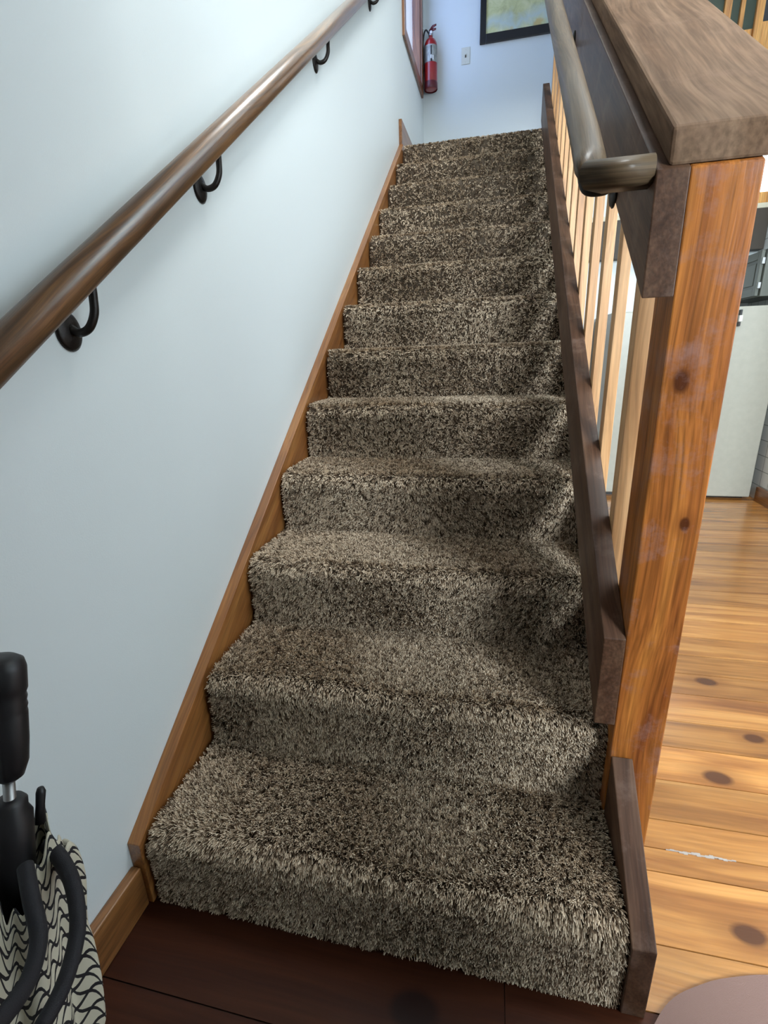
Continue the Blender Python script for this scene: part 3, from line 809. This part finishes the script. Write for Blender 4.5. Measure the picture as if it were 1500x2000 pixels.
# ------------------------------------------------------------------ kitchen glimpsed past the post
fr = thing('refrigerator', 'pale grey refrigerator standing at the end of the pine floor', 'refrigerator', (1.50, 3.34, 0))
FW = 1.067
bm = bmesh.new(); box(bm, 0, FW, 0.055, 0.69, 0.03, 1.345, 0.006); obj('cabinet_body', bm, M_FRIDGE, fr)
bm = bmesh.new(); box(bm, 0.002, FW * 0.42 - 0.003, 0.0, 0.05, 0.035, 1.343, 0.008); obj('door', bm, M_FRIDGE, fr)
bm = bmesh.new(); box(bm, FW * 0.42 + 0.003, FW - 0.0, 0.0, 0.05, 0.022, 1.343, 0.008); dr = obj('door', bm, M_FRIDGE, fr)
bm = bmesh.new(); box(bm, 0.783, 0.797, -0.022, 0.002, 1.288, 1.322, 0.002); obj('handle_mount', bm, M_BLACK, dr)
bm = bmesh.new(); box(bm, 0.783, 0.797, -0.022, 0.002, 1.218, 1.244, 0.002); obj('handle_mount', bm, M_BLACK, dr)
bm = bmesh.new(); box(bm, 0.779, 0.800, -0.034, -0.012, 1.246, 1.286, 0.003); obj('handle', bm, M_WHITE, dr)
bm = bmesh.new(); box(bm, 0.02, FW - 0.02, 0.06, 0.65, 0.0, 0.034); obj('base_grille', bm, M_BLACK, fr)

wc = thing('wall_cabinet', 'grey green wall cabinet with raised panel door above the refrigerator', 'cabinet', (2.40, 3.42, 1.405))
bm = bmesh.new(); box(bm, 0.022, 0.218, 0.0, 0.60, 0.0, 0.290, 0.002); obj('body', bm, M_GRAYCAB, wc)
bm = bmesh.new()
box(bm, 0, 0.020, 0.025, 0.070, 0.006, 0.284, 0.002); box(bm, 0, 0.020, 0.400, 0.445, 0.006, 0.284, 0.002)
box(bm, 0, 0.020, 0.070, 0.400, 0.006, 0.055, 0.002); box(bm, 0, 0.020, 0.070, 0.400, 0.235, 0.284, 0.002)
box(bm, 0.010, 0.019, 0.068, 0.402, 0.053, 0.237)
box(bm, 0.004, 0.012, 0.090, 0.380, 0.075, 0.215, 0.004)
dr = obj('door', bm, M_GRAYCAB, wc)
bm = bmesh.new(); box(bm, 0.004, 0.0218, 0.010, 0.0248, 0.05, 0.09, 0.002); obj('hinge', bm, M_STEEL, dr)
bm = bmesh.new(); box(bm, 0.004, 0.0218, 0.010, 0.0248, 0.20, 0.24, 0.002); obj('hinge', bm, M_STEEL, dr)

# pine slatted screen with dark green panels high on the kitchen wall
ps = thing('slatted_screen', 'bright pine uprights with dark green panels high above the cap', 'screen', (1.95, 3.93, 2.88))
xs = [(0.0, 0.045), (0.163, 0.207), (0.262, 0.288), (0.358, 0.405)]
for x0, x1 in xs:
    bm = bmesh.new(); box(bm, x0, x1, 0.0, 0.05, 0.0, 0.75, 0.003); obj('upright', bm, M_PINE, ps)
for (x0, x1), mt_, z0 in (((0.046, 0.162), M_GREEN, 0.24), ((0.208, 0.261), M_GREEN, 0.24), ((0.289, 0.357), M_GREEN, 0.24), ((0.406, 0.640), M_NAVY, 0.27)):
    bm = bmesh.new(); box(bm, x0, x1, 0.025, 0.04, z0, 0.745); obj('panel', bm, mt_, ps)
    bm = bmesh.new(); box(bm, x0, x1, 0.022, 0.045, 0.0, z0 - 0.001, 0.002); obj('lower_board', bm, M_PINE, ps)
bm = bmesh.new(); box(bm, 0.0, 0.640, 0.051, 0.119, 0.0, 0.75); tag(obj('back_board', bm, M_PINE, ps))

# thin mauve brown slab with a rounded edge, lying on the floor
mt = bmesh.new()
poly2 = [(p.x, p.y) for p in smooth_path([(0.985, -0.05, 0), (1.05, 0.028, 0), (1.121, 0.070, 0), (1.18, 0.092, 0), (1.244, 0.108, 0), (1.34, 0.118, 0)], 6)]
poly2 += [(1.34, -0.28), (0.985, -0.28)]
poly2 = [(max(x, 1.010), y) for x, y in poly2]
lo = [mt.verts.new((x, y, 0.0002)) for x, y in poly2]; hi = [mt.verts.new((x, y, 0.006)) for x, y in poly2]
mt.faces.new(lo[::-1]); mt.faces.new(hi)
for i in range(len(lo)):
    j = (i + 1) % len(lo); mt.faces.new((lo[i], lo[j], hi[j], hi[i]))
tag(obj('mauve_patch', mt, M_MAUVE), 'thin mauve brown patch with rounded corner on the pine floor', 'mat')

# ------------------------------------------------------------------ umbrella by the left wall
A0 = Vector((0.126, -0.212, 0.772)); A1 = Vector((0.118, -0.375, 0.004))
AX = (A0 - A1).normalized(); LEN = (A0 - A1).length
UQ = AX.to_track_quat('Z', 'Y').to_matrix().to_4x4()
UM = Matrix.Translation(A1) @ UQ
um = thing('umbrella', 'folded cream umbrella with black net print and black handle leaning by the wall', 'umbrella', A1)
um.rotation_euler = UQ.to_euler()
bm = bmesh.new()
zt = LEN
lathe(bm, [(0.010, zt - 0.165), (0.019, zt - 0.158), (0.025, zt - 0.140), (0.0268, zt - 0.110), (0.0272, zt - 0.075), (0.0262, zt - 0.071), (0.0275, zt - 0.066), (0.0262, zt - 0.061), (0.0275, zt - 0.055), (0.0262, zt - 0.050), (0.0285, zt - 0.044), (0.0288, zt - 0.016), (0.026, zt - 0.006), (0.018, zt - 0.001), (0.006, zt)], 32, sx=1.0, sy=0.85)
obj('handle', bm, M_BLACK, um, True)
bm = bmesh.new(); tube(bm, [(0, 0, 0.0), (0, 0, zt - 0.16)], 0.0068, 14); obj('shaft', bm, M_STEEL, um, True)
bm = bmesh.new(); lathe(bm, [(0.0075, zt - 0.36), (0.024, zt - 0.355), (0.024, zt - 0.215), (0.019, zt - 0.205), (0.019, zt - 0.195), (0.015, zt - 0.190), (0.0075, zt - 0.19)], 24); obj('runner', bm, M_BLACK, um, True)
# pleated canopy hanging loosely round the shaft, open hem upwards
bm = bmesh.new(); uvl = bm.loops.layers.uv.new('UVMap')
NA, NZ = 192, 60
prof = [(0.0, 0.012), (0.05, 0.045), (0.14, 0.082), (0.22, 0.096), (0.30, 0.088), (0.38, 0.076), (0.46, 0.066), (0.56, 0.050)]
pz = [p[0] for p in prof]; pr_ = [p[1] for p in prof]
rng = np.random.default_rng(5)
rings = []
for iz in range(NZ + 1):
    t = iz / NZ; row = []
    for ia in range(NA):
        an = 2 * math.pi * ia / NA
        hem = 0.50 + 0.028 * math.sin(4 * an + 0.6) + 0.010 * math.sin(9 * an + 2.0) + 0.010 * math.sin(23 * an)
        z = t * hem
        r = np.interp(z, pz, pr_)
        fold = 0.15 * math.sin(8 * an + 1.4 * t * 3 + 0.5) + 0.06 * math.sin(13 * an - 4 * t)
        r *= 1 + fold * (0.35 + 0.65 * t)
        if t > 0.6: r *= 1 + 0.10 * (t - 0.6) * math.sin(5 * an + 20 * t)
        row.append(bm.verts.new((0.86 * r * math.cos(an), r * math.sin(an), z + 0.006)))
    rings.append(row)
for iz in range(NZ):
    for ia in range(NA):
        ja = (ia + 1) % NA
        f = bm.faces.new((rings[iz][ia], rings[iz][ja], rings[iz + 1][ja], rings[iz + 1][ia]))
        us = (ia / NA, (ia + 1) / NA, (ia + 1) / NA, ia / NA); vs4 = (iz / NZ, iz / NZ, (iz + 1) / NZ, (iz + 1) / NZ)
        for l, u_, v_ in zip(f.loops, us, vs4): l[uvl].uv = (u_, v_)
can = obj('canopy', bm, M_NET, um, True)
sm = can.modifiers.new('thickness', 'SOLIDIFY'); sm.thickness = 0.0012
for an in (0.35, 1.2, 2.1):
    bm = bmesh.new()
    r = 0.046
    p0 = Vector((0.86 * r * math.cos(an), r * math.sin(an), 0.52)); tube(bm, [p0, p0 + Vector((0.004, 0.001, 0.02)), p0 + Vector((0.006, 0.002, 0.042))], [0.004, 0.0055, 0.0045], 10)
    obj('rib_tip', bm, M_BLACK, um, True)
# black straps looped round the canopy
INV = UM.inverted()
def strap(world_pts, rad):
    CAM = Vector((0.714, -0.613, 1.111)); world_pts = [CAM + (Vector(p) - CAM) * 0.90 for p in world_pts]
    b_ = bmesh.new(); tube(b_, [INV @ p for p in smooth_path(world_pts, 10)], rad * 0.9, 14, flat=0.8)
    return obj('strap', b_, M_NYLON, um, True)
bm = bmesh.new()
tube(bm, [INV @ Vector(p) for p in ((0.132, -0.232, 0.525), (0.133, -0.226, 0.548), (0.134, -0.221, 0.566), (0.134, -0.220, 0.572))], [0.007, 0.0055, 0.006, 0.004], 12)
obj('rib_tip', bm, M_BLACK, um, True)
strap([(0.09, -0.205, 0.440), (0.128, -0.218, 0.432), (0.160, -0.236, 0.417), (0.185, -0.261, 0.392), (0.200, -0.289, 0.378), (0.215, -0.323, 0.376), (0.222, -0.360, 0.376)], 0.0125)
strap([(0.140, -0.270, 0.495), (0.170, -0.293, 0.484), (0.200, -0.317, 0.459), (0.220, -0.349, 0.452), (0.235, -0.382, 0.466), (0.240, -0.420, 0.480)], 0.012)
